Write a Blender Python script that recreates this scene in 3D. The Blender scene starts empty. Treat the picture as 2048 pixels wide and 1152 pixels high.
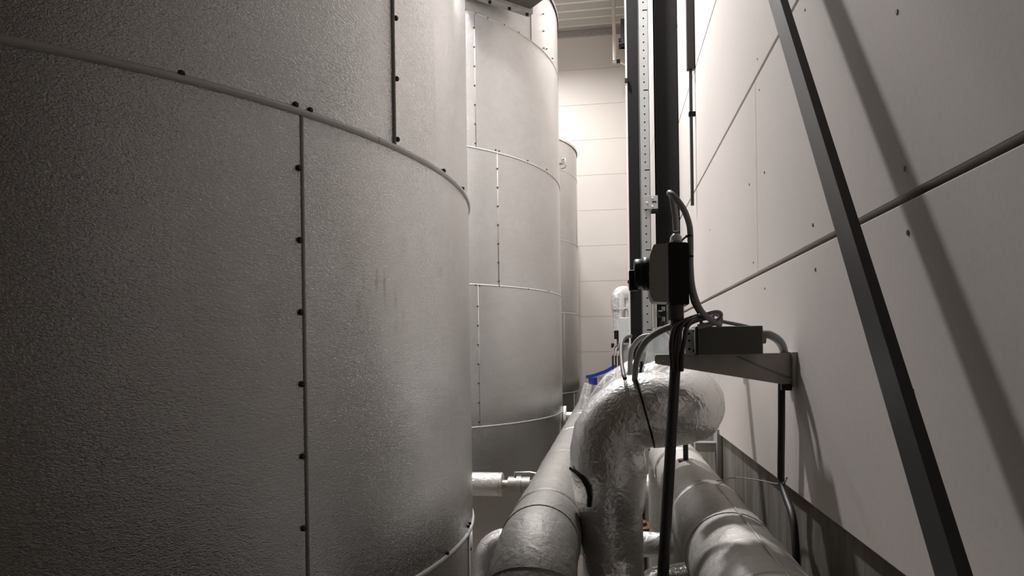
import bpy, bmesh, math, random
from mathutils import Vector, Matrix
random.seed(7)
C = bpy.context.scene.collection
SC = bpy.context.scene
PI = math.pi
EYE = 1.6                                   # height of the camera above the floor

# ------------------------------------------------------------------ camera
FPX, ROLL, PSI = 1340.0, 0.014, math.atan(194/1340)
PPX, PPY = 1024.0, 703.7
cR, sR = math.cos(ROLL), math.sin(ROLL)
RT = Vector((math.cos(PSI), math.sin(PSI), 0)); FW = Vector((-math.sin(PSI), math.cos(PSI), 0)); UP = Vector((0, 0, 1))
cam = bpy.data.cameras.new('camera'); cam_o = bpy.data.objects.new('camera', cam); C.objects.link(cam_o)
xa = RT*cR - UP*sR; ya = RT*sR + UP*cR; za = -FW
cam_o.matrix_world = Matrix(((xa.x, ya.x, za.x, 0), (xa.y, ya.y, za.y, 0), (xa.z, ya.z, za.z, EYE), (0, 0, 0, 1)))
cam.sensor_width = 36; cam.lens = FPX/2048*36
cam.shift_y = (PPY-576)/2048; cam.shift_x = 0
cam.clip_start = .02; cam.clip_end = 100
SC.camera = cam_o

# ------------------------------------------------------------------ light
world = bpy.data.worlds.new('world'); SC.world = world; world.use_nodes = True
world.node_tree.nodes['Background'].inputs[0].default_value = (1.0, .76, .54, 1)
world.node_tree.nodes['Background'].inputs[1].default_value = 0.024
def area(loc, target, sx, sy, power, col=(1, .97, .93)):
    l = bpy.data.lights.new('area_light', 'AREA'); l.shape = 'RECTANGLE'; l.size = sx; l.size_y = sy
    l.energy = power; l.color = col
    o = bpy.data.objects.new('area_light', l); C.objects.link(o); o.location = loc
    o.rotation_euler = (Vector(target)-Vector(loc)).to_track_quat('-Z', 'Y').to_euler()
    return o
LAMPS = [  # x, y, z (above floor), length, power
    (-1.25, 9.9, EYE+4.85, .4, 95),
    (-.35, 7.6, EYE+4.75, .26, 165),  # added lamp out of view, brightens the lower back wall
    (-.55, 3.75, EYE+3.35, .2, 158),
]
for (x, y, z, L, pw) in LAMPS:
    area((x, y, z-.06), (x, y, 0), .12, L, pw, (1, .99, .995))
SC.view_settings.view_transform = 'Standard'; SC.view_settings.look = 'None'
SC.view_settings.exposure = 0; SC.view_settings.gamma = 1; SC.view_settings.use_curve_mapping = False

# ------------------------------------------------------------------ pixel -> place helpers
def ray(px, py):
    a = px-PPX; b = py-PPY
    return RT*((a*cR-b*sR)/FPX) - UP*((b*cR+a*sR)/FPX) + FW
def at(px, py, Y):
    d = ray(px, py); p = d*(Y/d.y); return Vector((p.x, p.y, p.z+EYE))
def atx(px, py, X):
    d = ray(px, py); p = d*(X/d.x); return Vector((p.x, p.y, p.z+EYE))
def on_cyl(px, py, cx, cy, R):
    d = ray(px, py); A = d.x*d.x+d.y*d.y; B = d.x*cx+d.y*cy; K = cx*cx+cy*cy-R*R
    t = (B-math.sqrt(max(B*B-A*K, 0)))/A; p = d*t
    return math.atan2(p.y-cy, p.x-cx), p.z+EYE, Vector((p.x, p.y, p.z+EYE))

# ------------------------------------------------------------------ materials
def mat(name, col, rough=.6, metal=0, bump=None, var=None, spec=.5, emit=None, trans=0, stretch=(1, 1, 1), spots=None, coat=0):
    """bump = list of (scale, strength, distance, kind); var = (scale, amount, dark colour)"""
    m = bpy.data.materials.new(name); m.use_nodes = True; nt = m.node_tree; N = nt.nodes; L = nt.links
    b = N['Principled BSDF']
    b.inputs['Base Color'].default_value = (*col, 1); b.inputs['Roughness'].default_value = rough
    b.inputs['Metallic'].default_value = metal; b.inputs['Specular IOR Level'].default_value = spec
    b.inputs['Transmission Weight'].default_value = trans; b.inputs['Coat Weight'].default_value = coat
    if emit: b.inputs['Emission Color'].default_value = (*emit[0], 1); b.inputs['Emission Strength'].default_value = emit[1]
    tc = N.new('ShaderNodeTexCoord'); mp = N.new('ShaderNodeMapping'); mp.inputs['Scale'].default_value = stretch
    L.new(tc.outputs['Object'], mp.inputs[0])
    color = None
    if var:
        for (sc, amt, dark) in (var if isinstance(var, list) else [var]):
            n = N.new('ShaderNodeTexNoise'); n.inputs['Scale'].default_value = sc; n.inputs['Detail'].default_value = 6
            L.new(tc.outputs['Object'] if sc < 8 else mp.outputs[0], n.inputs['Vector'])
            r = N.new('ShaderNodeValToRGB'); r.color_ramp.elements[0].position = .38; r.color_ramp.elements[1].position = .68
            r.color_ramp.elements[0].color = (0, 0, 0, 1); r.color_ramp.elements[1].color = (amt, amt, amt, 1)
            L.new(n.outputs['Fac'], r.inputs[0])
            mx = N.new('ShaderNodeMix'); mx.data_type = 'RGBA'; L.new(r.outputs[0], mx.inputs[0])
            if color: L.new(color, mx.inputs[6])
            else: mx.inputs[6].default_value = (*col, 1)
            mx.inputs[7].default_value = (*dark, 1); color = mx.outputs[2]
    if spots:
        for (c, rx, rz, amt, dark) in spots:
            s1 = N.new('ShaderNodeVectorMath'); s1.operation = 'SUBTRACT'; L.new(tc.outputs['Object'], s1.inputs[0]); s1.inputs[1].default_value = c
            s2 = N.new('ShaderNodeVectorMath'); s2.operation = 'DIVIDE'; L.new(s1.outputs[0], s2.inputs[0]); s2.inputs[1].default_value = (rx, rx, rz)
            s3 = N.new('ShaderNodeVectorMath'); s3.operation = 'LENGTH'; L.new(s2.outputs[0], s3.inputs[0])
            n = N.new('ShaderNodeTexNoise'); n.inputs['Scale'].default_value = 90; L.new(tc.outputs['Object'], n.inputs['Vector'])
            ad = N.new('ShaderNodeMath'); ad.operation = 'ADD'; L.new(s3.outputs['Value'], ad.inputs[0]); L.new(n.outputs['Fac'], ad.inputs[1])
            mr = N.new('ShaderNodeMapRange'); mr.inputs['From Min'].default_value = 1.55; mr.inputs['From Max'].default_value = .7
            mr.inputs['To Min'].default_value = 0; mr.inputs['To Max'].default_value = amt; L.new(ad.outputs[0], mr.inputs['Value'])
            mx = N.new('ShaderNodeMix'); mx.data_type = 'RGBA'; L.new(mr.outputs[0], mx.inputs[0])
            if color: L.new(color, mx.inputs[6])
            else: mx.inputs[6].default_value = (*col, 1)
            mx.inputs[7].default_value = (*dark, 1); color = mx.outputs[2]
    if color: L.new(color, b.inputs['Base Color'])
    prev = None
    for (sc, st, dist, kind) in (bump or []):
        if kind == 'v':
            n = N.new('ShaderNodeTexVoronoi'); n.inputs['Scale'].default_value = sc; out = n.outputs['Distance']
        else:
            n = N.new('ShaderNodeTexNoise'); n.inputs['Scale'].default_value = sc; n.inputs['Detail'].default_value = 3 if kind == 'n' else 1.5
            if kind == 'w': n.inputs['Distortion'].default_value = 1.2
            out = n.outputs['Fac']
        L.new(mp.outputs[0], n.inputs['Vector'])
        bp = N.new('ShaderNodeBump'); bp.inputs['Strength'].default_value = st; bp.inputs['Distance'].default_value = dist
        L.new(out, bp.inputs['Height'])
        if prev: L.new(prev, bp.inputs['Normal'])
        prev = bp.outputs[0]
    if prev: L.new(prev, b.inputs['Normal'])
    return m
TANK_B = [(150, .8, .0018, 'w'), (1.6, .25, .02, 's')]
TANK_V = [(2.2, .3, (.47, .45, .42)), (14, .14, (.42, .40, .375))]
def tank_mat(name, spots=None, rough=.21): return mat(name, (.665, .67, .665), rough, .93, TANK_B, TANK_V, stretch=(1, 1, 2.2), spots=spots)
M_tank = tank_mat('embossed_aluminium')
M_bead = mat('seam_aluminium', (.58, .57, .55), .55, .4, [(60, .2, .001, 'n')])
M_core = mat('tank_core', (.12, .11, .10), .8)
M_screw = mat('dark_screw', (.055, .045, .04), .5, .6)
M_foil = mat('bright_foil', (.87, .865, .85), .24, .75, [(40, .6, .0055, 'w'), (130, .5, .002, 'n')], (9, .25, (.55, .53, .5)))
M_foil_s = mat('smooth_foil', (.86, .855, .85), .30, .7, [(26, .6, .008, 'w'), (150, .35, .002, 'n')], (7, .2, (.62, .61, .6)))
M_dull = mat('dusty_foil', (.56, .535, .50), .55, .4, [(22, .5, .006, 'w'), (140, .5, .002, 'n')], [(4, .5, (.36, .33, .30)), (30, .35, (.40, .37, .34))])
M_pipe_l = mat('shaded_dusty_foil', (.27, .255, .235), .6, .5, [(22, .5, .006, 'w'), (140, .5, .002, 'n')], [(4, .5, (.20, .185, .165)), (30, .35, (.22, .20, .18))])  # same old foil as the right pipe; shade put into a darker base colour
M_seam = mat('painted_seam', (.38, .37, .35), .85, 0, spec=.2)
M_tape = mat('foil_tape', (.70, .69, .67), .28, 1, [(120, .4, .002, 'n')])
M_panel = mat('aerated_concrete', (.67, .612, .575), .9, 0, [(160, .15, .0006, 'n')], [(1.4, .25, (.58, .53, .495)), (110, .14, (.48, .44, .42))], spec=.2)
M_panel_b = mat('painted_panel', (.68, .635, .59), .85, 0, [(50, .1, .002, 'n')], (1.2, .2, (.60, .56, .52)), spec=.2)
M_gap = mat('joint_filler', (.16, .13, .115), .95)
M_plinth = mat('raw_concrete', (.17, .148, .125), .9, 0, [(30, .5, .004, 'n'), (120, .4, .002, 'n')], [(3, .4, (.11, .095, .08)), (16, .55, (.33, .31, .28))], stretch=(1, 1, .18), spec=.25)
M_floor = mat('floor_concrete', (.16, .125, .095), .8, 0, [(40, .3, .003, 'n')], (2.5, .5, (.15, .13, .11)))
M_deck = mat('painted_deck', (.60, .575, .53), .6, .1)
M_room = mat('far_room_wall', (.36, .285, .215), .9)
M_black = mat('black_paint', (.0055, .005, .0048), .7, 0, [(80, .1, .001, 'n')], spec=.2)
M_brace = mat('dark_steel_paint', (.030, .026, .024), .45, .1, [(60, .15, .001, 'n')])
M_galv = mat('galvanised_steel', (.46, .465, .46), .42, .75, [(70, .12, .001, 'n')], (14, .3, (.36, .365, .36)))
M_galv_d = mat('dull_galvanised', (.46, .44, .41), .5, .35, [(70, .12, .001, 'n')], (20, .3, (.15, .145, .135)))
M_grey = mat('grey_plastic', (.25, .245, .225), .45)
M_grey_l = mat('light_grey_plastic', (.50, .51, .50), .4)
M_boxg = mat('box_grey_paint', (.085, .083, .076), .5)
M_blk = mat('black_plastic', (.007, .0065, .006), .45, spec=.3)
M_cab_d = mat('dark_cable', (.028, .022, .018), .5)
M_cab_g = mat('grey_cable', (.27, .265, .26), .45)
M_cab_b = mat('brown_cable', (.065, .045, .036), .5)
M_white = mat('white_plastic', (.75, .74, .70), .45)
M_cream = mat('cream_paint', (.66, .62, .54), .5)
M_blue = mat('blue_plastic', (.012, .035, .27), .4)
M_brass = mat('brass', (.44, .41, .355), .38, .8)
M_clear = mat('translucent_plastic', (.7, .72, .72), .25, 0, trans=.7)
M_lamp = mat('lamp_housing', (.8, .8, .8), .5)
M_glow = mat('lamp_diffuser', (1, 1, 1), .5, emit=((1, .97, .93), 6))
M_rust = mat('rusty_metal', (.16, .07, .045), .8, .2, [(60, .5, .002, 'n')])

# ------------------------------------------------------------------ builders
def link(name, me, m, parent=None, smooth=False):
    o = bpy.data.objects.new(name, me); C.objects.link(o)
    if m and not me.materials: me.materials.append(m)
    if parent: o.parent = parent
    if smooth:
        for p in me.polygons: p.use_smooth = True
    return o
def fin(name, bm, m, parent=None, smooth=False, loc=None, sharp=35):
    bmesh.ops.recalc_face_normals(bm, faces=bm.faces)
    me = bpy.data.meshes.new(name)
    if smooth:
        for e in bm.edges:
            if len(e.link_faces) == 2 and e.calc_face_angle(0) > math.radians(sharp): e.smooth = False
    bm.to_mesh(me); bm.free()
    o = link(name, me, m, parent, smooth)
    if loc: o.location = loc
    return o
def tag(o, label=None, cat=None, group=None, kind=None):
    if label: o['label'] = label
    if cat: o['category'] = cat
    if group: o['group'] = group
    if kind: o['kind'] = kind
    return o
def empty(name, loc, label=None, cat=None, group=None, kind=None):
    o = bpy.data.objects.new(name, None); C.objects.link(o); o.location = loc; o.empty_display_size = .1
    return tag(o, label, cat, group, kind)
def rel(root, p):                            # world point -> the root's own frame (roots are never rotated)
    return Vector(p)-root.location
def boxm(bm, lo, hi, bev=0, M=None):
    vs = [bm.verts.new((x, y, z)) for x in (lo[0], hi[0]) for y in (lo[1], hi[1]) for z in (lo[2], hi[2])]
    fs = [(0, 1, 3, 2), (4, 6, 7, 5), (0, 4, 5, 1), (2, 3, 7, 6), (0, 2, 6, 4), (1, 5, 7, 3)]
    faces = [bm.faces.new([vs[i] for i in f]) for f in fs]
    if bev:
        es = list({e for f in faces for e in f.edges})
        r = bmesh.ops.bevel(bm, geom=es, offset=bev, segments=2, profile=.5, affect='EDGES')
        vs = list({v for f in r['faces'] for v in f.verts} | {v for v in vs if v.is_valid})
    if M: bmesh.ops.transform(bm, matrix=M, verts=vs)
    return vs
def box(name, lo, hi, m, parent=None, bev=0, M=None):
    bm = bmesh.new(); boxm(bm, lo, hi, bev, M); return fin(name, bm, m, parent)
def fillet(pts, rad, seg=8):
    """polyline with rounded corners; rad = one radius or a list per inner point"""
    P = [Vector(p) for p in pts]; out = [P[0]]
    for i in range(1, len(P)-1):
        r = rad[i-1] if isinstance(rad, (list, tuple)) else rad
        a = (P[i-1]-P[i]).normalized(); b = (P[i+1]-P[i]).normalized(); ang = a.angle(b)
        if r <= 0 or ang > PI-.02: out.append(P[i]); continue
        t = r/math.tan(ang/2); s = P[i]+a*t; e = P[i]+b*t
        cen = P[i]+(a+b).normalized()*(r/math.sin(ang/2))
        u = (s-cen); v = (e-cen); tot = u.angle(v)
        for k in range(seg+1):
            q = k/seg
            w = (u*math.sin((1-q)*tot)+v*math.sin(q*tot))/math.sin(tot); out.append(cen+w)
    out.append(P[-1]); return out
def smooth_path(pts, n=8):
    P = [Vector(p) for p in pts]
    if len(P) < 3: return P
    Q = [P[0]*2-P[1]]+P+[P[-1]*2-P[-2]]; out = []
    for i in range(1, len(Q)-2):
        for k in range(n):
            t = k/n; a, b, c, d = Q[i-1], Q[i], Q[i+1], Q[i+2]
            out.append(.5*((2*b)+(c-a)*t+(2*a-5*b+4*c-d)*t*t+(3*b-a-3*c+d)*t**3))
    out.append(P[-1]); return out
def sweep(bm, path, r, n=12, caps=True, prof=None):
    """round (or prof) section along path; r may be a function of arc length"""
    L = [0]
    for i in range(1, len(path)): L.append(L[-1]+(path[i]-path[i-1]).length)
    T = []
    for i in range(len(path)):
        a = path[max(i-1, 0)]; b = path[min(i+1, len(path)-1)]; T.append((b-a).normalized())
    ref = Vector((0, 0, 1)) if abs(T[0].z) < .9 else Vector((0, 1, 0))
    u = (ref-T[0]*ref.dot(T[0])).normalized(); rings = []
    for i, p in enumerate(path):
        u = (u-T[i]*u.dot(T[i])).normalized(); v = T[i].cross(u)
        R = r(L[i]) if callable(r) else r
        if prof: rings.append([bm.verts.new(p+u*(a*R)+v*(b*R)) for a, b in prof])
        else: rings.append([bm.verts.new(p+(u*math.cos(2*PI*k/n)+v*math.sin(2*PI*k/n))*R) for k in range(n)])
    m = len(rings[0])
    for i in range(len(rings)-1):
        for k in range(m): bm.faces.new((rings[i][k], rings[i][(k+1) % m], rings[i+1][(k+1) % m], rings[i+1][k]))
    if caps: bm.faces.new(rings[0][::-1]); bm.faces.new(rings[-1])
def tube(name, path, r, m, parent=None, n=12, caps=True):
    bm = bmesh.new(); sweep(bm, [Vector(p) for p in path], r, n, caps); return fin(name, bm, m, parent, True, sharp=50)
def cyl(name, a, b, r, m, parent=None, n=20, r2=None, bev=0):
    a, b = Vector(a), Vector(b)
    if bev:
        d = (b-a); L = d.length; bb = bev/L
        pts = [a, a+d*bb, b-d*bb, b]
        return tube(name, pts, lambda s: r-bev if s < bev*.5 or s > L-bev*.5 else r, m, parent, n)
    Ln = (b-a).length
    return tube(name, [a, b], (lambda s: r+(r2-r)*s/Ln) if r2 is not None else r, m, parent, n)
def cable(pts, r, m, label, group=None, name='cable', n=8, cat='cable'):
    root_pts = smooth_path(pts, 7)
    o = tube(name, root_pts, r, m, None, n); tag(o, label, cat, group); return o

# ================================================================== THE SETTING
XW = .457                                    # face of the right wall
YB = 11.45                                   # face of the back wall
ZC = EYE+5.42                                # underside of the roof deck at the back wall
fl = box('floor', (-6, -3, -.12), (XW+.3, YB+.3, 0), M_floor); tag(fl, kind='structure')
# right wall: concrete plinth, dark backing, and lightweight concrete planks laid lengthwise
wr = box('wall_right', (XW+.025, -3, 0), (XW+.3, YB+.2, ZC+.5), M_gap); tag(wr, kind='structure')
pl = box('plinth', (XW+.012, -3, 0), (XW+.03, YB, EYE-.357), M_plinth, wr)
rows = [-.362, .229, .830]
while rows[-1] < 5.6: rows.append(rows[-1]+.609)
joints = {0: 2.92, 1: 2.15, 2: 5.4, 3: 2.9, 4: 4.6, 5: 6.0, 6: 3.2, 7: 5.2, 8: 3.7, 9: 5}
for k in range(len(rows)-1):
    j = joints.get(k, 4) - 6
    while j < YB:
        a, b = max(j, -3), min(j+6, YB)
        g = .0058 if k in (0, 1) else .004
        if b-a > .2:
            box('panel', (XW, a+.0004, EYE+rows[k]+(g if k != 0 else 0)), (XW+.03, b-.0004, EYE+rows[k+1]-g), M_panel, wr, bev=.0022)
        j += 6
# fixing plugs and pits seen on the near planks
for (px, py, r) in [(1794, 24, .0042), (1809, 337, .0042), (1816, 465, .0042), (1826, 782, .004), (1626, 450, .004), (1631, 539, .004), (1610, 20, .003),
                    (1515, 118, .003), (1519, 180, .003), (1529, 345, .004), (1499, 369, .004), (1507, 525, .003), (1530, 577, .003), (1367, 18, .008), (1420, 460, .003)]:
    p = atx(px, py, XW); cyl('plug', (XW-.0012, p.y, p.z), (XW+.006, p.y, p.z), r, M_screw, wr, 10)
# back wall
wb = box('wall_back', (-6, YB+.02, 0), (XW+.02, YB+.2, ZC+.5), M_gap); tag(wb, kind='structure')
z = EYE-.03-.6*3+.01; k = 0
while z < ZC+.4:
    for (a, b) in ((-6, -2.1), (-2.1, XW)):
        box('panel', (a+.002, YB, max(z, 0)+.0016), (b-.002, YB+.03, min(z+.6, ZC+.5)-.0016), M_panel_b, wb, bev=.0015)
    z += .6; k += 1
wl = box('wall_left', (-6.2, -3, 0), (-6, YB+.2, ZC+.5), M_room); tag(wl, kind='structure')
wf = box('wall_front', (-6.2, -3.2, 0), (XW+.3, -3, ZC+.5), M_room); tag(wf, kind='structure')
# ceiling: trapezoidal steel deck, ribs running across the aisle
ce = empty('ceiling', (0, 0, ZC), kind='structure')
y = YB; w = .25
while y > -3:
    bm = bmesh.new()
    pr = [(0, 0), (.045, 0), (.06, .11), (.235, .11), (.25, 0)]
    top = [(.25, .115), (0, .115)]
    sec = pr+top
    vs = [[bm.verts.new((x, y-w+.002+a*.984, b)) for a, b in sec] for x in (-6.1, XW+.3)]
    n = len(sec)
    for i in range(n): bm.faces.new((vs[0][i], vs[0][(i+1) % n], vs[1][(i+1) % n], vs[1][i]))
    bm.faces.new(vs[0]); bm.faces.new(vs[1][::-1])
    fin('deck_rib', bm, M_deck, ce); y -= w
box('roof_slab', (-6.2, -3.2, .115), (XW+.3, YB+.2, .2), M_deck, ce)
tr = box('trim_1', (-6, YB-.05, ZC-.09), (XW, YB, ZC), M_galv_d); tag(tr, kind='structure')

# ================================================================== TANKS
def hdome(bm, c, d, r, h):
    """a small domed screw head at c facing d"""
    d = d.normalized(); u = d.orthogonal().normalized(); v = d.cross(u); prev = None; n = 8
    for (rr, hh) in ((r, 0), (r, h*.45), (r*.6, h)):
        ring = [bm.verts.new(c+d*hh+(u*math.cos(2*PI*k/n)+v*math.sin(2*PI*k/n))*rr) for k in range(n)]
        if prev:
            for k in range(n): bm.faces.new((prev[k], prev[(k+1) % n], ring[(k+1) % n], ring[k]))
        prev = ring
    bm.faces.new(prev)
bm = bmesh.new(); hdome(bm, Vector((0, 0, 0)), Vector((1, 0, 0)), .0062, .006)
screw_me = bpy.data.meshes.new('screw'); bm.to_mesh(screw_me); bm.free(); screw_me.materials.append(M_screw)
def make_tank(cx, cy, R, levels, top, seams, label, group, smudge=None, screws_h=(), screws_v=(), sheet_mats=None, bead_r=.0062):
    """levels: seam heights above the eye; seams: angle of one vertical seam in each course"""
    root = empty('storage_tank', (cx, cy, 0), label, 'tank', group)
    zs = [0]+[EYE+l for l in levels]+[EYE+top]
    def P(a, r, z): return Vector((math.cos(a)*r, math.sin(a)*r, z))
    bm = bmesh.new(); sweep(bm, [Vector((0, 0, .0)), Vector((0, 0, EYE+top-.002))], R-.006, 96)
    fin('shell', bm, M_core, root, True)
    for i in range(len(zs)-1):
        z0, z1 = zs[i], zs[i+1]; a0 = seams[i]
        for q in range(4):
            s0 = a0+q*PI/2+.0006; s1 = a0+(q+1)*PI/2-.0006; n = 40
            bm = bmesh.new(); g = []
            dr = .0018*(i % 2)                       # courses overlap: one a sheet thickness proud of the next
            for k in range(n+1):
                a = s0+(s1-s0)*k/n
                lip = 0
                g.append([bm.verts.new(P(a, R-.004, z0+.001)), bm.verts.new(P(a, R+dr+lip, z0+.001)), bm.verts.new(P(a, R+dr+lip, z1-.001)), bm.verts.new(P(a, R-.004, z1-.001))])
            for k in range(n):
                for e in range(4): bm.faces.new((g[k][e], g[k+1][e], g[k+1][(e+1) % 4], g[k][(e+1) % 4]))
            bm.faces.new(g[0]); bm.faces.new(g[-1][::-1])
            m = M_tank
            if sheet_mats and (i, q) in sheet_mats: m = sheet_mats[(i, q)]
            fin('cladding_sheet', bm, m, root, True)
            # raised swage along the vertical seam
            bm = bmesh.new(); path = [P(a0+q*PI/2, R+.0005, z0+.004), P(a0+q*PI/2, R+.0005, z1-.004)]
            sweep(bm, path, .0046 if R < 1.35 else .0034, 8); fin('vertical_seam', bm, M_seam, root, True)
    def bead(z, rr=.0062):
        bm = bmesh.new(); n = 144; rings = []
        for k in range(n):
            a = 2*PI*k/n
            rings.append([bm.verts.new(P(a, R-.003+rho, z+dz)) for rho, dz in ((0, -rr), (rr*.9, -rr*.95), (rr*1.35, -rr*.3), (rr*1.25, rr*.5), (rr*.6, rr*1.0), (0, rr))])
        for k in range(n):
            for e in range(5): bm.faces.new((rings[k][e], rings[(k+1) % n][e], rings[(k+1) % n][e+1], rings[k][e+1]))
        fin('seam_bead', bm, M_bead, root, True, sharp=60)
    for l in levels: bead(EYE+l, bead_r)
    # lid with a rolled rim
    bm = bmesh.new(); n = 96
    o0 = [bm.verts.new(P(2*PI*k/n, R+.012, EYE+top-.03)) for k in range(n)]
    o1 = [bm.verts.new(P(2*PI*k/n, R+.012, EYE+top)) for k in range(n)]
    o2 = [bm.verts.new(P(2*PI*k/n, R*.3, EYE+top+.12)) for k in range(n)]
    for k in range(n):
        j = (k+1) % n; bm.faces.new((o0[k], o0[j], o1[j], o1[k])); bm.faces.new((o1[k], o1[j], o2[j], o2[k]))
    bm.faces.new(o2); fin('lid', bm, M_bead, root, True)
    def screw(a, z, rr=R+.001):
        s = bpy.data.objects.new('screw', screw_me); C.objects.link(s); s.parent = root
        s.location = P(a, rr, z); s.rotation_euler = (0, 0, a)
    for (px, py) in screws_h:
        a, z, _ = on_cyl(px, py, cx, cy, R); screw(a, z)
    for (a, z0, z1) in screws_v:
        z = z0
        while z < z1: screw(a, EYE+z, R+.002); z += .1385
    return root
T1 = (-1.7176, 1.86, 1.30)
a606 = on_cyl(607, 600, *T1)[0]; a788 = on_cyl(788, 250, *T1)[0]; a937 = on_cyl(937, 1090, *T1)[0]
sp = []
for (px, py, rx, rz, am) in [(752, 560, .008, .030, .5), (768, 575, .007, .045, .55), (726, 560, .006, .03, .35), (790, 600, .007, .03, .45), (805, 640, .006, .03, .4), (716, 610, .009, .03, .3),
                             (733, 640, .008, .03, .3), (790, 655, .01, .02, .3), (757, 400, .006, .03, .3), (806, 490, .02, .045, .2), (880, 545, .02, .02, .28), (700, 520, .03, .06, .15), (851, 345, .004, .03, .3), (560, 640, .05, .12, .16), (420, 600, .06, .18, .14)]:
    p = on_cyl(px, py, *T1)[2]; sp.append(((p.x-T1[0], p.y-T1[1], p.z), rx, rz, am, (.33, .31, .285)))
M_smudge = tank_mat('smudged_aluminium', sp)
sd = .0085/1.3
make_tank(*T1, [-.532, .469, 1.46, 2.44], 2.95, [a937, a606, a788, a606+.35, a788+.2],
          'nearest and largest embossed aluminium tank filling the left side, dark and smudged', None,
          screws_h=[(362, 148), (590, 210), (619, 221), (754, 280), (886, 342), (924, 377), (935, 1052), (938, 1046), (893, 1106)],
          screws_v=[(a606-sd, -.53+.058, .44), (a788+sd, .469+.02, 1.46), (a937+.004, -1.0, -.57)],
          sheet_mats={(1, 0): M_smudge, (1, 3): M_smudge}, bead_r=.0078)
T2 = (-2.119, 5.94, 1.70)
b948 = on_cyl(950, 160, *T2)[0]; b996 = on_cyl(996, 430, *T2)[0]; b957 = on_cyl(958, 720, *T2)[0]; b1062 = on_cyl(1062, 60, *T2)[0]
make_tank(*T2, [-.536, .486, 1.468, 2.438], 2.98, [b957+.7, b957, b996, b948, b1062],
          'middle tall pale aluminium tank with a grey box high on its side', 'tall aluminium tanks lined up along the aisle',
          screws_h=[(991, 300), (998, 302), (1055, 321), (1093, 339), (951, 570), (959, 571), (998, 572), (1056, 578), (1097, 583), (930, 20), (951, 27), (975, 36), (1008, 50), (1037, 65), (1093, 98), (1105, 117)],
          screws_v=[(b957-.004, -.50, .46), (b996-.001, .52, 1.45), (b948-.003, 1.5, 2.40), (b1062+.13, 2.47, 2.9)])
R3 = 1.38; d = ray(1157, 600); dl = math.hypot(d.x, d.y); cy3 = 9.75
cx3 = (-R3+cy3*d.x/dl)/(d.y/dl)
T3 = (cx3, cy3, R3)
b3 = on_cyl(1128, 600, *T3)[0]
make_tank(*T3, [-.57, .52, 1.5, 2.45], 2.88, [b3+.2, b3, b3+.9, b3+.4, b3+1],
          'farthest aluminium tank standing beside the back wall', 'tall aluminium tanks lined up along the aisle')
# lifting lug on the far tank
a, zz, p = on_cyl(1121, 328, *T3)
lg = empty('lifting_lug', p+Vector((math.cos(a), math.sin(a), 0))*.014, 'small dark lug near the rim of the farthest tank', 'bracket')
D = Vector((math.cos(a), math.sin(a), 0))
tube('hook', [D*.0+Vector((0, 0, .06)), D*.06+Vector((0, 0, .06)), D*.07, D*.06-Vector((0, 0, .06)), Vector((0, 0, -.06))], .012, M_galv_d, lg, 8)
box('plate', (-.01, -.04, -.0), (.02, .04, .08), M_galv_d, lg, M=Matrix.Rotation(a, 4, 'Z'))
# dark grey box high on the middle tank
a1, z1, p1 = on_cyl(955, 5, *T2); a2, z2, p2 = on_cyl(1050, 40, *T2)
amid = (a1+a2)/2; am = amid-.21; hb = z2-.03; Dm = Vector((math.cos(amid), math.sin(amid), 0)); pm = Vector((T2[0], T2[1], 0))+Dm*(T2[2]+.075)+Vector((math.sin(amid), -math.cos(amid), 0))*.13
wd = (a2-a1)*T2[2]*.56
gb = empty('equipment_box', (pm.x, pm.y, hb), 'dark grey metal box with flanged edge mounted high on the middle tank', 'box')
Rz = Matrix.Rotation(am, 4, 'Z')
box('body', (.03, -wd*.93, .0), (.26, wd*.93, .5), M_boxg, gb, .004, Rz)
box('mounting_flange', (.004-.03, -wd, -.03), (.034, wd, .53), M_galv_d, gb, .003, Rz)
for s_ in (-1, -.35, .35, 1):
    cyl('bolt', Rz@Vector((.015, s_*wd*.85, -.045)), Rz@Vector((.015, s_*wd*.85, -.028)), .012, M_blk, gb, 6)
tube('latch', [Rz@Vector(q) for q in ((.10, -wd*.3, -.002), (.10, -wd*.3, -.022), (.10, wd*.1, -.022), (.10, wd*.1, -.002))], .006, M_blk, gb, 6)

# ================================================================== PIPES
def ring_on(name, path, i, r, wdt, m, parent, n=32):
    """tape band around a path at index i"""
    p = path[i]; t = (path[min(i+1, len(path)-1)]-path[max(i-1, 0)]).normalized()
    bm = bmesh.new(); sweep(bm, [p-t*wdt/2, p-t*wdt*.42, p+t*wdt*.42, p+t*wdt/2], lambda s: r-.004 if s < wdt*.04 or s > wdt*.96 else r, n, False)
    return fin(name, bm, m, parent, True, sharp=60)
def band(c, t, r, wdt, m, parent, name='tape_band', n=36):
    c = Vector(c); t = Vector(t).normalized()
    bm = bmesh.new(); sweep(bm, [c-t*wdt/2, c-t*wdt*.40, c+t*wdt*.40, c+t*wdt/2], lambda s: r-.005 if s < wdt*.05 or s > wdt*.95 else r, n, False)
    return fin(name, bm, m, parent, True, sharp=60)
def dense(path, step=.03):
    out = []
    for i in range(len(path)-1):
        n = max(1, int((path[i+1]-path[i]).length/step))
        for k in range(n): out.append(path[i].lerp(path[i+1], k/n))
    out.append(path[-1]); return out
def wob(r, amp=.0015, seed=0):
    return lambda s: r+amp*(math.sin(s*23+seed)+.6*math.sin(s*57+seed*2))
RP = .103
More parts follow.
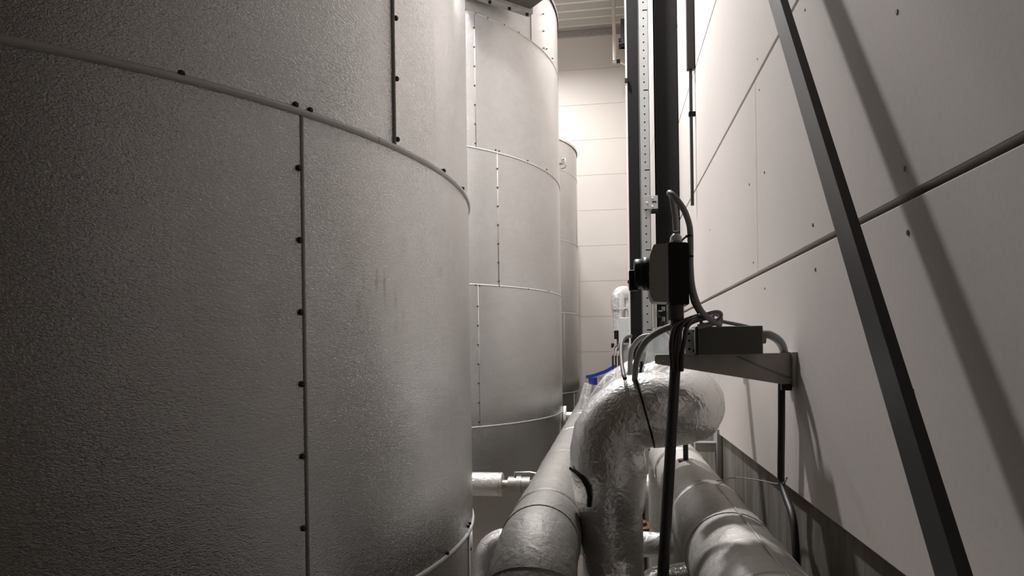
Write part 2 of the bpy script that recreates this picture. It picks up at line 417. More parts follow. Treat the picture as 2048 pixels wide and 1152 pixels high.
# left supply pipe, turning down near the camera
AX, AZ = -.183, EYE-.498
pa = empty('insulated_pipe', (AX, 1.5, 0), 'left fat dusty foil-wrapped pipe bending down to the floor beside the near tank', 'pipe')
pA = [rel(pa, q) for q in dense(fillet([(AX, 10.6, AZ), (AX, 1.50, AZ), (AX, 1.50, .0)], .17, 10))]
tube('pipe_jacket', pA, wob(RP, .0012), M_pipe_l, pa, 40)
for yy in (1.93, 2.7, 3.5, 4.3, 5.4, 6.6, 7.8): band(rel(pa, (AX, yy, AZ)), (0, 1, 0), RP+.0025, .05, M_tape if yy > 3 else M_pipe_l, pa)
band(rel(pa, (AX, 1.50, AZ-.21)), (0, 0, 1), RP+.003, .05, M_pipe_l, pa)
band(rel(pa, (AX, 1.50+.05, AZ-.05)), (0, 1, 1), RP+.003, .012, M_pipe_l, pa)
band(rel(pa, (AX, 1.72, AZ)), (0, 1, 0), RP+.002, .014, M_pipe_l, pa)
# right return pipe, running past the camera
BX, BZ = .277, EYE-.487
pb = empty('insulated_pipe', (BX, 1.0, 0), 'right fat dusty foil-wrapped pipe running low along the pale wall towards the camera', 'pipe')
pB = [rel(pb, q) for q in dense(fillet([Vector((BX, 3.25, 0)), Vector((BX, 3.25, BZ)), Vector((BX, 1.98, BZ))], .14, 8), .05)]
tube('pipe_jacket', pB, wob(RP-.003, .001), M_dull, pb, 40)
pB = [rel(pb, q) for q in dense([Vector((BX, 1.985, BZ)), Vector((BX, -.6, BZ))], .03)]
tube('near_jacket', pB, wob(RP+.003, .0012, 2), M_dull, pb, 40)
band(rel(pb, (BX, 1.985, BZ)), (0, 1, 0), RP+.006, .05, M_tape, pb)
band(rel(pb, (BX, 1.62, BZ)), (0, 1, 0), RP+.0045, .012, M_dull, pb)
band(rel(pb, (BX, 1.2, BZ)), (0, 1, 0), RP+.0045, .03, M_dull, pb)
for yy in (2.7,): band(rel(pb, (BX, yy, BZ)), (0, 1, 0), RP+.002, .05, M_tape, pb)
sm = [rel(pb, q) for q in dense([Vector((BX+.018, 1.95, BZ+RP+.001)), Vector((BX+.012, -.5, BZ+RP+.002))], .05)]
tube('lap_seam', sm, .0035, M_galv_d, pb, 8)
# foil gooseneck crossing over both
pc = empty('foil_gooseneck', (0, 1.86, 0), 'bright crinkled foil gooseneck pipe arching over between the two fat pipes', 'pipe')
HZ = EYE-.165
pts = [(.02, .9, EYE-.69), (.008, 1.86, EYE-.69), (-.013, 1.86, HZ), (.222, 1.87, HZ+.002), (.222, 2.47, EYE-.14), (.012, 2.50, EYE-.118), (.012, 2.52, 0)]
fp = dense(fillet(pts, [.17, .108, .105, .13, .125], 4), .022)
Ls = [0]
for i in range(1, len(fp)): Ls.append(Ls[-1]+(fp[i]-fp[i-1]).length)
zsw = [L for L, p in zip(Ls, fp) if p.y > 1.8 and p.z > EYE-.40][0]
def rC(s):
    t = min(max((s-(zsw-.10))/.12, 0), 1); base = .083+(.102-.083)*t*t*(3-2*t)
    return base+.0016*(math.sin(s*31)+.7*math.sin(s*71+1))
bm = bmesh.new(); sweep(bm, [rel(pc, q) for q in fp], rC, 48)
for v in bm.verts:                              # crumpled jacket: real dents
    c = v.co; k = math.sin(c.x*61+c.z*37)*math.sin(c.y*53+c.x*29)*math.sin(c.z*71+c.y*17)
    v.co += Vector((math.sin(c.z*90), math.cos(c.x*80), math.sin(c.y*70)))*.0012*k*2
fin('foil_jacket', bm, M_foil, pc, True, sharp=60)
# narrow black ties around it
def strap(c, t, r, parent, w=.006):
    return band(c, t, r, w, M_blk, parent, 'black_strap', 40)
strap(rel(pc, (.092, 1.865, HZ+.001)), (1, 0, .26), .1062, pc)
tube('black_strap', [rel(pc, at(x_, y_, Y_)) for x_, y_, Y_ in ((1142, 936, 1.82), (1153, 944, 1.80), (1166, 958, 1.775), (1175, 974, 1.765), (1179, 992, 1.77), (1178, 1012, 1.78))], .0065, M_blk, pc, 8)
# small cross pipes under the fat ones
c1 = empty('cross_pipe', (-.3, 3.5, EYE-.70), 'small bright foil cross pipe with brass union, upper of the two low cross pipes', 'pipe')
cyl('foil_sleeve', (-1.25, 0, 0), (-.265, 0, 0), .062, M_foil_s, c1, 24, bev=.004)
cyl('bare_pipe', (-.27, 0, 0), (.1, 0, 0), .024, M_brass, c1, 16)
cyl('brass_union', (-.235, 0, 0), (-.12, 0, 0), .042, M_brass, c1, 8)
cyl('union_collar', (-.19, 0, 0), (-.165, 0, 0), .048, M_galv, c1, 24)
cyl('foil_sleeve', (.1, 0, 0), (.72, 0, 0), .062, M_foil_s, c1, 24, bev=.004)
cyl('sleeve_end_band', (-.285, 0, 0), (-.275, 0, 0), .0635, M_tape, c1, 24)
tube('valve_lever', [(-.2, 0, .04), (-.2, 0, .06), (-.12, -.01, .065), (-.07, -.01, .055)], .008, M_galv, c1, 8)
c2 = empty('cross_pipe', (-.42, 2.72, EYE-.775), 'small foil elbow pipe low between the tank and the floor, lower cross pipe', 'pipe')
tube('foil_sleeve', dense(fillet([(-.095, 0, -.85), (-.095, 0, 0), (.66, 0, 0)], .085, 7), .03), wob(.048, .0015), M_foil_s, c2, 24)
tube('foil_wrap', dense(fillet([(.56, -.02, -.8), (.55, -.02, -.13), (.72, -.02, -.10)], .07, 6), .03), wob(.042, .003), M_foil, c2, 20)
# rusty flange on the floor
rf = empty('rusty_valve', (.15, 3.9, 0), 'rusty brown valve body low behind the gooseneck, under the right pipe', 'valve')
cyl('body', (0, 0, .1), (0, 0, .62), .05, M_rust, rf, 16); cyl('flange', (0, 0, .56), (0, 0, .60), .10, M_rust, rf, 20); cyl('foot', (0, 0, 0), (0, 0, .1), .08, M_rust, rf, 16)
# pipe supports: steel brackets from the wall
def support(y, z, label, x0=.12):
    s = empty('pipe_support', (XW, y, z), label, 'bracket')
    box('arm', (x0-XW, -.02, -.04), (0, .02, -.006), M_galv_d, s, .002)
    box('wall_plate', (-.010, -.05, -.18), (.011, .05, .06), M_galv_d, s, .002)
    box('top_flange', (x0-XW, -.028, -.006), (0, .028, 0), M_galv, s)
    return s
support(2.98, EYE-.40, 'galvanised support arm reaching from the plinth to the right pipe', .36)
rd = empty('hanger_rod', (.262, 2.42, EYE-.392), 'short dark threaded rod standing on top of the right pipe', 'rod')
cyl('rod', (0, 0, 0), (0, 0, .13), .009, M_brace, rd, 8); box('foot_plate', (-.025, -.02, -.004), (.025, .02, .004), M_brace, rd)
# stub flange on the middle tank
a, zz, p = on_cyl(1126, 832, *T2)
sf = empty('pipe_stub', (T2[0]+T2[2], 6.06, EYE-.585), 'small white flanged stub on the side of the middle tank', 'pipe')
cyl('flange', (.005, 0, 0), (.03, 0, 0), .09, M_white, sf, 24); cyl('stub', (.03, 0, 0), (.14, 0, 0), .035, M_foil_s, sf, 16)
# blue lever valve on the left pipe
bv = at(1192, 768, 4.6)
vl = empty('lever_valve', (AX+.02, 4.6, AZ+RP), 'blue lever handle valve rising from the left pipe', 'valve')
tube('foil_neck', [Vector((0, 0, -.02)), Vector((.01, 0, .06)), Vector((.03, 0, bv.z-(AZ+RP)))], lambda s: .062-.12*s, M_foil_s, vl, 20)
h0 = rel(vl, at(1180, 764, 4.6)); h1 = rel(vl, at(1178, 754, 4.6)); h2 = rel(vl, at(1212, 742, 4.6))
cyl('hub', h0-Vector((-.02, 0, .02)), h0+Vector((.02, 0, .03)), .03, M_blue, vl, 12)
bm = bmesh.new(); sweep(bm, smooth_path([h1+Vector((-.02, 0, -.0)), h1+Vector((.03, 0, .01)), h2+Vector((-.04, 0, -.015)), h2, h2+Vector((.05, .05, .03))], 5), .018, 4, True, [(.6, 1), (.6, -1), (-.6, -1), (-.6, 1)])
fin('handle', bm, M_blue, vl, False)

# ================================================================== STEELWORK BY THE WALL
# black I-section column on the right
yc = 4.36
co = empty('steel_column', (.375, yc, 0), 'broad black steel column standing against the pale wall', 'column')
xl = at(1313, 350, yc).x; xr = min(at(1360, 350, yc).x, XW-.004)
hgt = ZC-.0
box('flange', (xl-.375, -.006, 0), (xr-.375, .006, hgt), M_black, co, .002)
box('flange', (xl-.375, .13, 0), (xr-.375, .142, hgt), M_black, co, .002)
box('web', ((xl+xr)/2-.375-.004, .006, 0), ((xl+xr)/2-.375+.004, .13, hgt), M_black, co)
box('base_plate', (xl-.375-.02, -.04, 0), (xr-.375-.001, .18, .02), M_black, co)
# galvanised perforated upright beside it
ys = 4.27; sx0 = at(1280.5, 350, ys).x; sx1 = at(1300.5, 350, ys).x; W = sx1-sx0
ch = empty('perforated_upright', (sx0, ys, 0), 'pale galvanised perforated upright with a row of holes', 'upright')
bm = bmesh.new(); cell = .05; nC = int(hgt/cell); hr = .0052
bz = .004
for k in range(nC):
    z0 = k*cell; z1 = z0+cell; cxh, czh = W*.52, z0+cell/2
    slot = (k % 10 == 4)
    oct_ = [(math.cos(PI/8+q*PI/4), math.sin(PI/8+q*PI/4)) for q in range(8)]
    if slot: inner = [(cxh+.012+(.017 if a > 0 else -.017), czh+.0035*b/.92) for a, b in oct_]
    else: inner = [(cxh+hr*a, czh+hr*b) for a, b in oct_]
    iv = [bm.verts.new((x, 0, z)) for x, z in inner]
    if slot: iv = iv
    o8 = [(W, z0+cell*.7), (W*.75, z1), (W*.25, z1), (0, z0+cell*.7), (0, z0+cell*.3), (W*.25, z0), (W*.75, z0), (W, z0+cell*.3)]
    ov = [bm.verts.new((x, 0, z)) for x, z in o8]
    for q in range(8): bm.faces.new((ov[q], ov[(q+1) % 8], iv[(q+1) % 8], iv[q]))
    for (i1, i2, cx_, cz_) in ((0, 1, W, z1), (2, 3, 0, z1), (4, 5, 0, z0), (6, 7, W, z0)):
        v = bm.verts.new((cx_, 0, cz_)); bm.faces.new((ov[i1], v, ov[i2]))
fin('perforated_face', bm, M_galv, ch)
box('side_flange', (0, .0, 0), (.003, .04, hgt), M_galv, ch); box('side_flange', (W-.003, .0, 0), (W, .04, hgt), M_galv, ch)
box('dark_liner', (.003, .030, 0), (W-.003, .034, hgt), M_black, ch)
# dark flat column next to it
dx0 = at(1258, 350, ys).x; dx1 = at(1280, 350, ys).x
dc = empty('steel_column', (dx0, ys+.02, 0), 'narrower black steel column left of the perforated upright', 'column')
box('flange', (0, 0, 0), (dx1-dx0, .008, hgt), M_black, dc, .002); box('flange', (0, .072, 0), (dx1-dx0, .08, hgt), M_black, dc, .002)
box('web', ((dx1-dx0)/2-.004, .008, 0), ((dx1-dx0)/2+.004, .072, hgt), M_black, dc)
box('base_plate', (-.03, -.03, 0), (dx1-dx0+.004, .11, .015), M_black, dc)
# thin white conduit on its left
wx = at(1255.5, 350, ys+.02).x
cd = empty('white_conduit', (wx, ys+.02, 0), 'thin white conduit running up the left edge of the narrow black column', 'conduit')
cyl('tube', (0, 0, .9), (0, 0, hgt), .006, M_white, cd, 8)
kz = at(1252, 160, ys).z
cyl('clip', (0, -.01, kz-.012), (0, -.01, kz+.012), .012, M_blk, cd, 10)
cyl('clip', (0, -.01, EYE+.42), (0, -.01, EYE+.44), .011, M_blk, cd, 10)
# splice bracket to the broad column
q0 = at(1286, 392, ys-.012); q1 = at(1316, 417, ys-.012)
sb = empty('splice_bracket', (q0.x, ys-.012, q1.z), 'small galvanised splice bracket joining upright and broad column', 'bracket')
wq, hq = q1.x-q0.x, q0.z-q1.z
box('plate', (0, 0, 0), (wq, .006, hq), M_galv, sb, .001)
box('lower_angle', (wq*.55, -.0, -.022), (wq, .05, -.001), M_black, sb, .001)
for (u, v) in ((.25, .5), (.62, .85), (.62, .2)): cyl('bolt', (wq*u, -.006, hq*v), (wq*u, 0, hq*v), .006, M_white, sb, 8)
box('slot', (wq*.6, -.0015, hq*.46), (wq*.9, 0, hq*.56), M_blk, sb)
# dark conduit and rectangular duct on the wall
p0 = atx(1381, 140, XW-.022); yd = p0.y
dd = empty('wall_conduit', (XW-.022, yd, 0), 'thin dark conduit dropping down the pale wall beside the broad column', 'conduit')
cyl('tube', (0, 0, EYE+.74), (0, 0, p0.z+.05), .0085, M_brace, dd, 10)
box('upper_duct', (-.018, -.018, p0.z), (.020, .018, hgt), M_brace, dd, .002)
box('clip', (-.012, -.012, EYE+1.2), (.021, .012, EYE+1.22), M_black, dd)
# raking brace in front of the wall
b0 = atx(1898, 1152, XW-.092); b1 = atx(1551, 0, XW-.092)
dv = (b1-b0).normalized(); nv = Vector((1, 0, 0)); tv = nv.cross(dv).normalized()
br = empty('raking_brace', b0, 'long dark steel brace slanting across the pale wall panels', 'brace')
s0 = (b0-dv*.12)-b0; s1 = (b1+dv*3.8)-b0
def bar(name, a, b, m, parent, x0, x1, t0, t1):
    bm = bmesh.new(); vs = []
    for e in (a, b): vs.append([bm.verts.new(e+nv*x+tv*t) for x, t in ((x0, t0), (x1, t0), (x1, t1), (x0, t1))])
    for k in range(4): bm.faces.new((vs[0][k], vs[0][(k+1) % 4], vs[1][(k+1) % 4], vs[1][k]))
    bm.faces.new(vs[0]); bm.faces.new(vs[1]); return fin(name, bm, m, parent)
bar('face_leg', s0, s1, M_brace, br, -.003, .0, -.026, .026)
bar('edge_leg', s0, s1, M_brace, br, 0, .012, -.026, -.022)
bar('edge_leg', s0, s1, M_brace, br, 0, .012, .022, .026)
g0 = s0+dv*.02
box('anchor_plate', (0, g0.y-.05, g0.z-.05), (.0905, g0.y+.05, g0.z-.044), M_brace, br)
box('wall_plate', (.084, g0.y-.06, g0.z-.10), (.0905, g0.y+.06, g0.z+.02), M_brace, br)
# white pipe hanging from the roof
wp = at(1229, 122, 10.4)
wh = empty('hanging_pipe', (wp.x, 10.4, wp.z), 'cream pipe hanging down from the ribbed ceiling by the back wall', 'pipe')
cyl('tube', (0, 0, 0), (0, 0, ZC-wp.z), .026, M_cream, wh, 16); cyl('end_clamp', (-.03, 0, -.015), (.07, 0, -.015), .03, M_galv, wh, 12)
cyl('end_cap', (.03, -.01, -.015), (.085, -.01, -.015), .031, M_blk, wh, 12)
tube('thin_arm', [Vector((.07, 0, -.02)), Vector((.32, .3, -.02))], .012, M_cream, wh, 8)
# dark clamp by the ceiling
cp = at(1246, 96, 9.6)
cl = empty('beam_clamp', (cp.x, 9.6, cp.z), 'dark beam clamp hanging under the ceiling next to the columns', 'clamp')
box('arm', (-.03, -.03, .0), (.05, .03, .40), M_brace, cl, .003); box('jaw', (-.06, -.04, -.0), (.06, .04, .05), M_black, cl, .003); cyl('bolt', (-.06, 0, .11), (.03, 0, .11), .03, M_blk, cl, 8)

# ================================================================== ELECTRICAL GEAR
YA = 1.74
# cantilever arm
ar = empty('cantilever_arm', (XW, YA, EYE-.012), 'tapered galvanised cantilever arm carrying the grey junction box', 'bracket')
L0 = at(1312, 709, YA).x-XW
top_ = -.004; bl = -.024; brz = -.082
bm = bmesh.new()
pro = [(L0, top_), (0, top_), (0, brz), (-.01, brz), (L0, bl)]
for_ = [[bm.verts.new((x, y, z)) for x, z in pro] for y in (-.002, .0)]
n = len(pro)
for k in range(n): bm.faces.new((for_[0][k], for_[0][(k+1) % n], for_[1][(k+1) % n], for_[1][k]))
bm.faces.new(for_[0]); bm.faces.new(for_[1][::-1]); fin('side_web', bm, M_galv_d, ar)
bm = bmesh.new(); for_ = [[bm.verts.new((x, y, z)) for x, z in pro] for y in (.048, .05)]
for k in range(n): bm.faces.new((for_[0][k], for_[0][(k+1) % n], for_[1][(k+1) % n], for_[1][k]))
bm.faces.new(for_[0]); bm.faces.new(for_[1][::-1]); fin('side_web', bm, M_galv_d, ar)
box('top_plate', (L0, -.004, top_), (0, .054, 0), M_galv_d, ar, .0005)
box('wall_plate', (-.012, -.016, -.084), (.0, .07, .002), M_galv_d, ar, .001)
# gusset fold stamped in the near web
bm = bmesh.new(); vs = [bm.verts.new(q) for q in ((-.145, -.002, -.008), (-.135, -.002, -.008), (-.012, -.002, -.060), (-.012, -.002, -.068), (-.14, -.007, -.008), (-.012, -.007, -.064))]
bm.faces.new((vs[0], vs[4], vs[5], vs[3])); bm.faces.new((vs[4], vs[1], vs[2], vs[5])); fin('pressed_rib', bm, M_galv, ar)
# small clamp underneath
k0 = at(1573, 776, YA)
kc = box('cable_clamp', (k0.x-.012, YA-.005, k0.z-.006), (k0.x+.012, YA+.02, k0.z+.010), M_blk, None, .001); tag(kc, 'tiny black clamp under the wall end of the cantilever arm', 'clamp')
# junction box
j0 = at(1394, 711, YA-.06); j1 = at(1526, 651, YA-.06)
jb = empty('junction_box', (j0.x, YA-.06, EYE-.011), 'flat grey junction box lying on the cantilever arm', 'box')
w_, h_ = j1.x-j0.x, j1.z-j0.z
zb = j0.z-(EYE-.011)
box('body', (0, 0, zb+.002), (w_, .10, h_+zb), M_boxg, jb, .003)
box('cover', (-.004, .004, zb+.004), (-.0, .10, h_+zb-.002), M_grey_l, jb, .001)
box('seal', (-.001, -.001, zb+.001), (.003, .101, h_+zb+.001), M_blk, jb)
for (yy, zz) in ((.02, .012), (.08, .012), (.02, h_-.01), (.08, h_-.01)):
    cyl('screw', (-.0065, yy, zb+zz), (-.004, yy, zb+zz), .004, M_blk, jb, 8)
cyl('gland', (w_, .05, h_*.55+zb), (w_+.016, .05, h_*.55+zb), .012, M_grey, jb, 10)
cyl('gland', (w_*.15, .06, h_+zb), (w_*.15, .06, h_+zb+.012), .009, M_grey, jb, 10)
# clear terminal cover left of the box
t0 = at(1370, 712, YA-.03); t1 = at(1391, 656, YA-.03)
tb = empty('terminal_block', (t0.x, YA-.03, t0.z), 'glossy translucent terminal cover left of the junction box', 'terminal')
wt, ht = t1.x-t0.x, t1.z-t0.z
box('base', (0, .02, 0), (wt, .05, ht), M_grey, tb, .002); box('clear_cover', (.001, 0, .002), (wt-.001, .02, ht-.002), M_grey_l, tb, .004)
for zz in (.25, .55, .8): cyl('screw', (wt*.4, -.002, ht*zz), (wt*.4, .001, ht*zz), .003, M_blk, tb, 8)
# rotary isolator switch on its rod
YI = 1.60
i0 = at(1301, 606, YI); i1 = at(1377, 484, YI); xm = at(1337.5, 545, YI).x
sw = empty('isolator_switch', (xm, YI, i0.z), 'grey and black rotary isolator switch mounted on top of the dark rod', 'switch')
hx = i1.z-i0.z; wl_ = xm-i0.x+.003; wr_ = i1.x-xm
bm = bmesh.new()                                # grey cover: chamfered upper and lower front corners
pf = [(0, 0.001), (-wl_*.78, 0.003), (-wl_*.95, .02), (-wl_, hx*.5), (-wl_*.93, hx*.80), (-wl_*.72, hx*.985), (0, hx)]
ff = [[bm.verts.new((x, y, z)) for x, z in pf] for y in (0, .085)]
n = len(pf)
for k in range(n): bm.faces.new((ff[0][k], ff[0][(k+1) % n], ff[1][(k+1) % n], ff[1][k]))
bm.faces.new(ff[0]); bm.faces.new(ff[1][::-1]); bmesh.ops.bevel(bm, geom=list(bm.edges), offset=.0015, segments=2, affect='EDGES'); fin('grey_cover', bm, M_grey, sw)
bm = bmesh.new(); pf = [(0, -.002), (wr_, -.006), (wr_+.001, hx*.97), (wr_-.004, hx*1.0), (0, hx+.001)]
ff = [[bm.verts.new((x, y, z)) for x, z in pf] for y in (-.001, .086)]
n = len(pf)
for k in range(n): bm.faces.new((ff[0][k], ff[0][(k+1) % n], ff[1][(k+1) % n], ff[1][k]))
bm.faces.new(ff[0]); bm.faces.new(ff[1][::-1]); bmesh.ops.bevel(bm, geom=list(bm.edges), offset=.002, segments=2, affect='EDGES'); fin('black_base', bm, M_blk, sw)
k0 = rel(sw, at(1280, 548, YI+.04))
cyl('knob_collar', Vector((-wl_-.012, .04, k0.z)), Vector((-wl_+.004, .04, k0.z)), .040, M_blk, sw, 24, bev=.002)
cyl('knob', Vector((k0.x-.014, .04, k0.z)), Vector((-wl_-.008, .04, k0.z)), .036, M_blk, sw, 24, bev=.003)
xh = rel(sw, at(1258, 555, YI+.03)).x
box('knob_grip', (xh, .030, rel(sw, at(1258, 579, YI)).z), (k0.x-.006, .052, rel(sw, at(1258, 537, YI)).z), M_blk, sw, .003)
g0 = rel(sw, at(1352, 482, YI+.04)); g1 = rel(sw, at(1352, 459, YI+.04))
cyl('gland_nut', (g0.x, .04, hx-.002), (g0.x, .04, hx+.010), .0165, M_grey, sw, 6)
tube('gland_dome', [Vector((g0.x, .04, hx+.009+q)) for q in (0, .010, .015, .018)], lambda s: .0150 if s < .009 else (.0135 if s < .014 else (.010 if s < .0175 else .007)), M_grey_l, sw, 16)
for (px, py) in ((1372, 470), (1376, 482)):
    pass
# cable out of the gland: up, over and down beside the switch
top_gl = at(1352, 462, YI+.04)
cable([top_gl, at(1350, 430, YI+.04), at(1344, 395, YI+.03), at(1339, 386, YI+.0), at(1350, 395, YI-.02), at(1368, 420, YI-.02), at(1379, 452, YI), at(1381, 490, YI+.01), at(1381, 530, YI+.01),
       at(1385, 575, YI+.01), at(1397, 612, YI+.02), at(1412, 632, YI+.03), at(1440, 650, YI+.06)], .0074, M_cab_g, 'grey cable looping out of the switch top and down its right side')
for (px, py, nm) in ((1378, 472, 'upper'), (1380, 513, 'lower')):
    p = at(px, py, YI+.005)
    t = empty('cable_tie', p, 'tiny black cable tie on the looping cable, %s of the pair' % nm, 'cable tie')
    band((0, 0, 0), (0, 0, 1), .0085, .004, M_blk, t, 'loop', 14)
    tube('tail', [Vector((0, 0, 0)), Vector((-.010, -.004, -.004)), Vector((-.016, -.004, -.010))], .0022, M_blk, t, 6)
tube_p = [at(1352, 612, YI+.03), at(1352, 640, YI+.03)]
# threaded collar below the switch
cs = empty('rod_socket', at(1352, 640, YI+.03), 'brownish socket collar right below the rotary switch', 'fitting')
cyl('collar', (0, 0, -.0), (0, 0, .036), .0185, M_cab_b, cs, 16); cyl('neck', (0, 0, -.03), (0, 0, .0), .013, M_cab_b, cs, 16)
# the dark rod
ro = tube('support_rod', dense([at(1354, 655, YI+.03), at(1350, 745, YI+.01), at(1326, 1152, YI-.12), Vector((.115, YI-.16, .6)), Vector((.115, YI-.17, 0))], .1), .0125, M_brace, None, 12)
tag(ro, 'dark rod standing in front of the foil gooseneck under the switch', 'rod')
# bundle of cables strapped to the rod's head
for k, (dx, dy) in enumerate(((-6, 0), (3, 1), (11, 3))):
    cable([at(1352+dx, 742, YI-.02), at(1350+dx*1.2, 712, YI-.03), at(1352+dx*1.5, 680, YI-.03), at(1360+dx*1.4, 652, YI-.01), at(1385+dx, 637+dy, YI+.02), at(1415+dx, 628+dy*2, YI+.05)],
          .0052, M_cab_d, 'dark cable strapped to the rod head, %s of three' % ('leftmost', 'middle', 'rightmost')[k], 'cables strapped to the rod head')
# coil right of the switch
def coil(dz, s, Y): return [at(1362, 645+dz, Y), at(1392, 634+dz*.8, Y), at(1425, 624+dz*s, Y), at(1440, 625+dz, Y), at(1441, 634+dz, Y+.01), at(1425, 645+dz*.5, Y+.02), at(1395, 652+dz*.4, Y+.02)]
cable(coil(0, .7, YI+.03), .0044, M_cab_g, 'grey cable doubling back above the junction box, upper loop', 'coiled cables above the junction box')
cable(coil(8, .6, YI+.06), .0044, M_cab_g, 'grey cable doubling back above the junction box, lower loop', 'coiled cables above the junction box')
cable([at(1380, 560, YI+.06), at(1384, 600, YI+.06), at(1398, 628, YI+.06), at(1404, 652, YI+.08)], .004, M_cab_d, 'thin dark cable falling behind the switch to the junction box')
cable([at(1430, 640, YI+.10), at(1455, 645, YI+.10), at(1490, 652, YI+.12), at(1515, 660, YI+.13)], .0045, M_cab_g, 'grey cable lying along the back of the junction box')
# big grey tube out of the right of the box, over and down behind the arm
cable([at(1524, 668, YA-.01), at(1540, 670, YA-.01), at(1558, 682, YA+.01), at(1567, 700, YA+.03), at(1568, 725, YA+.07)], .0105, M_cab_g, 'thick grey hose bowing from the junction box down to the wall arm', n=12, cat='hose')
# black cable down the wall, bending at the panel foot
cable([atx(1563, 768, XW-.030), atx(1563, 850, XW-.030), atx(1562, 930, XW-.030), atx(1563, 965, XW-.030), atx(1572, 995, XW-.03), atx(1584, 1030, XW-.032), atx(1590, 1075, XW-.035), atx(1594, 1152, XW-.04), atx(1594, 1300, XW-.05)],
      .0088, M_cab_d, 'thick black cable dropping from the arm and bending past the plinth', n=10)
cable([atx(1574, 955, XW-.022), atx(1568, 966, XW-.03), atx(1550, 967, XW-.03), atx(1515, 960, XW-.05), atx(1470, 955, XW-.05), at(1435, 962, 1.9)], .0020, M_cab_g, 'thin grey wire sagging from the black cable to the right pipe', n=6, cat='wire')
# grey hoses arching left from the rod
cable([at(1348, 652, YI+.05), at(1325, 660, YI+.07), at(1298, 677, YI+.10), at(1282, 698, YI+.13), at(1273, 725, YI+.17), at(1269, 762, YI+.22)], .0082, M_cab_g, 'thick grey hose arching left from the rod, nearer of two', 'grey hoses arching left', n=12, cat='hose')
cable([at(1300, 671, YI+.5), at(1283, 675, YI+.5), at(1270, 688, YI+.5), at(1262, 705, YI+.5), at(1260, 750, YI+.5)], .0080, M_cab_g, 'thinner grey hose arching down onto the foil dome, farther of two', 'grey hoses arching left', n=12, cat='hose')
# brown cable down onto the gooseneck
cable([at(1262, 672, 2.2), at(1250, 676, 2.1), at(1243, 690, 2.0), at(1243, 720, 1.9), at(1247, 748, 1.80), at(1250, 757, 1.78)], .0055, M_cab_b, 'brown cable running down onto the black strap of the gooseneck')
for k, px in enumerate((1226, 1232, 1238)):
    cable([at(1244, 690, 3.3), at(px+6, 692, 3.2), at(px+1, 700, 3.15), at(px, 714, 3.1), at(px, 740, 3.1), Vector((at(px, 740, 3.1).x, 3.1, .9)), Vector((at(px, 740, 3.1).x, 3.1, 0))], .0045, M_cab_b, 'thin brown cable dropping behind the foil dome, %s of three' % ('leftmost', 'middle', 'rightmost')[k], 'brown cables behind the foil dome')
# small things between rod and upright: sensor tube and wires
se = empty('sensor_tube', at(1310, 662, 2.372), 'thin white sensor tube standing left of the rod', 'sensor')
hS = at(1310, 607, 2.372).z-at(1310, 662, 2.372).z
cyl('tube', (0, 0, EYE-.008-se.location.z), (0, 0, hS), .007, M_white, se, 10); cyl('cap', (0, 0, hS), (0, 0, hS+.006), .008, M_grey_l, se, 10)
s2 = empty('sensor_tube', at(1338, 690, 2.372), 'pale tube directly beside the rod head, longer sensor tube', 'sensor')
hS2 = at(1338, 608, 2.372).z-at(1338, 690, 2.372).z
cyl('tube', (0, 0, EYE-.008-s2.location.z), (0, 0, hS2), .007, M_grey_l, s2, 10); cyl('cap', (0, 0, -.008), (0, 0, 0), .008, M_white, s2, 10)
gv = empty('gauge_valve', at(1327, 645, 2.372), 'small dark gauge valve between the two pale sensor tubes', 'valve')
cyl('stem', (0, 0, EYE-.008-gv.location.z), (0, 0, .055), .006, M_galv, gv, 10); cyl('dial', (-.018, 0, .03), (.006, 0, .03), .012, M_blk, gv, 14); cyl('nut', (0, 0, -.012), (0, 0, .004), .011, M_brace, gv, 6)
cyl('knob', (-.014, 0, -.02), (.008, 0, -.02), .007, M_blue, gv, 10)
fu = empty('plastic_cone', at(1318, 712, 2.15), 'translucent plastic cone sheet behind the rod above the dome', 'cover')
tube('cone', [Vector((.02, 0, 0)), Vector((0, 0, .05)), Vector((-.005, 0, .09))], lambda s: .07-.62*s if s < .1 else .01, M_clear, fu, 20)
# second arm beyond, only its edge shows
ar2 = empty('cantilever_arm', (XW, 2.35, EYE-.008), 'farther cantilever arm, thin dark edge seen behind the hoses', 'bracket')
box('top_plate', (-.36, 0, -.006), (0, .05, 0), M_galv_d, ar2); box('side_web', (-.36, 0, -.03), (0, .003, -.006), M_galv_d, ar2); box('wall_plate', (-.01, -.01, -.08), (0, .06, .0), M_galv_d, ar2)

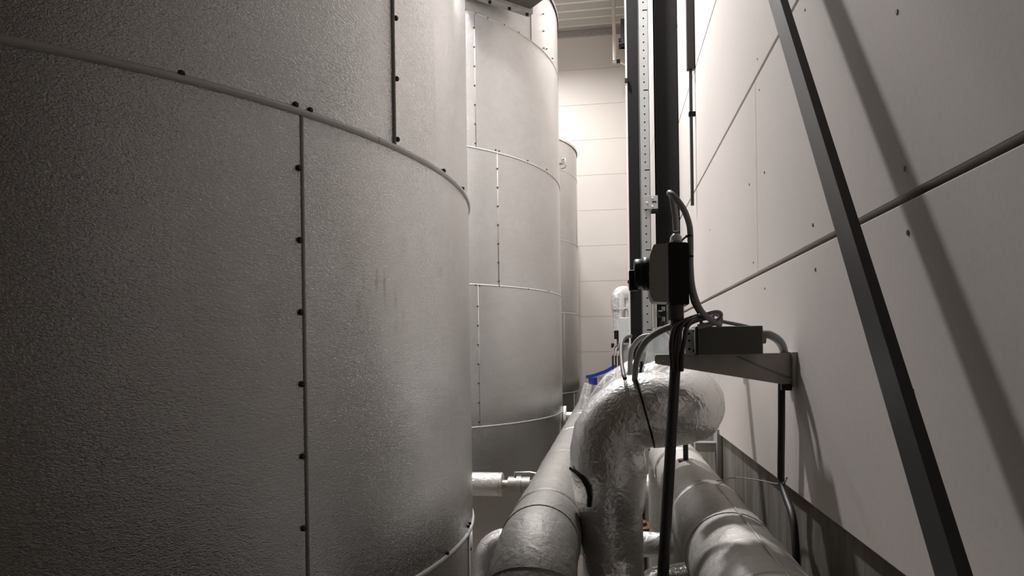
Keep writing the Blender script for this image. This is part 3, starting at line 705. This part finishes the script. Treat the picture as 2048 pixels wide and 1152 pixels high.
# ---- far assembly: white foil riser and grey actuator beyond the dome
YF = 5.6
r0 = at(1240, 745, YF); r1 = at(1237, 588, YF)
fr = empty('foil_riser', (r0.x, YF, 0), 'white foil riser pipe with rounded top far down the aisle', 'pipe')
zt = r1.z
tube('jacket', dense(fillet([Vector((0, 0, 0)), Vector((-.01, 0, zt)), Vector((.075, .05, zt)), Vector((.075, .06, -.0))], [.04, .04], 8), .03), wob(.045, .002), M_foil_s, fr, 20)
tube('elbow_jacket', dense(fillet([Vector((-.01, -.005, zt-.13)), Vector((-.01, -.005, zt+.01)), Vector((.06, .03, zt+.01))], [.05], 8), .02), .056, M_foil_s, fr, 20)
fa = empty('valve_actuator', at(1251, 690, 5.3), 'small light grey valve actuator with black knobs far down the aisle', 'actuator')
u = 5.3/FPX
box('housing', (-11*u, -.04, 0), (11*u, .04, 54*u), M_grey_l, fa, .006)
box('black_window', (-3*u, -.045, 5*u), (7*u, -.04, 17*u), M_blk, fa); box('black_button', (-22*u, -.02, 12*u), (-13*u, .02, 29*u), M_blk, fa, .003); box('black_knob', (-28*u, -.02, -5*u), (-22*u, .02, 4*u), M_blk, fa, .003)
box('brown_link', (-17*u, -.01, -12*u), (-13*u, .01, 12*u), M_cab_b, fa)
tube('cable_loop', smooth_path([Vector((-5*u, 0, 53*u)), Vector((-4*u, 0, 66*u)), Vector((1*u, 0, 72*u)), Vector((6*u, 0, 66*u)), Vector((6*u, 0, 53*u))]), .008, M_cab_g, fa, 8)
cyl('stem', (0, 0, -at(1251, 690, 5.3).z), (0, 0, 0), .02, M_galv, fa, 12)
cable([at(1260, 660, 4.9), at(1272, 662, 4.75), at(1281, 672, 4.65), at(1288, 692, 4.6), Vector((at(1288, 692, 4.6).x, 4.6, 1.0)), Vector((at(1288, 692, 4.6).x, 4.6, 0))], .013, M_cab_g, 'pale grey hose curving right from the far actuator', n=10, cat='hose')

# ================================================================== LAMPS, the middle one added to brighten the back wall (their light is set at the top)
for i, (x, y, z, L, pw) in enumerate(LAMPS):
    lp = empty('ceiling_lamp', (x, y, z), ('lit ceiling lamp above the farthest tank', 'added unseen lamp above the gap before the farthest tank, brightening the lower back wall', 'lit ceiling lamp above the gap between the two nearer tanks')[i], 'lamp')
    box('housing', (-.09, -L/2-.03, 0), (.09, L/2+.03, .07), M_lamp, lp, .005)
    box('diffuser', (-.085, -L/2, -.02), (.085, L/2, 0), M_glow, lp, .004)
    for s_ in (-1, 1): cyl('hanger', (0, s_*L*.4, .07), (0, s_*L*.4, ZC-z), .004, M_galv, lp, 6)
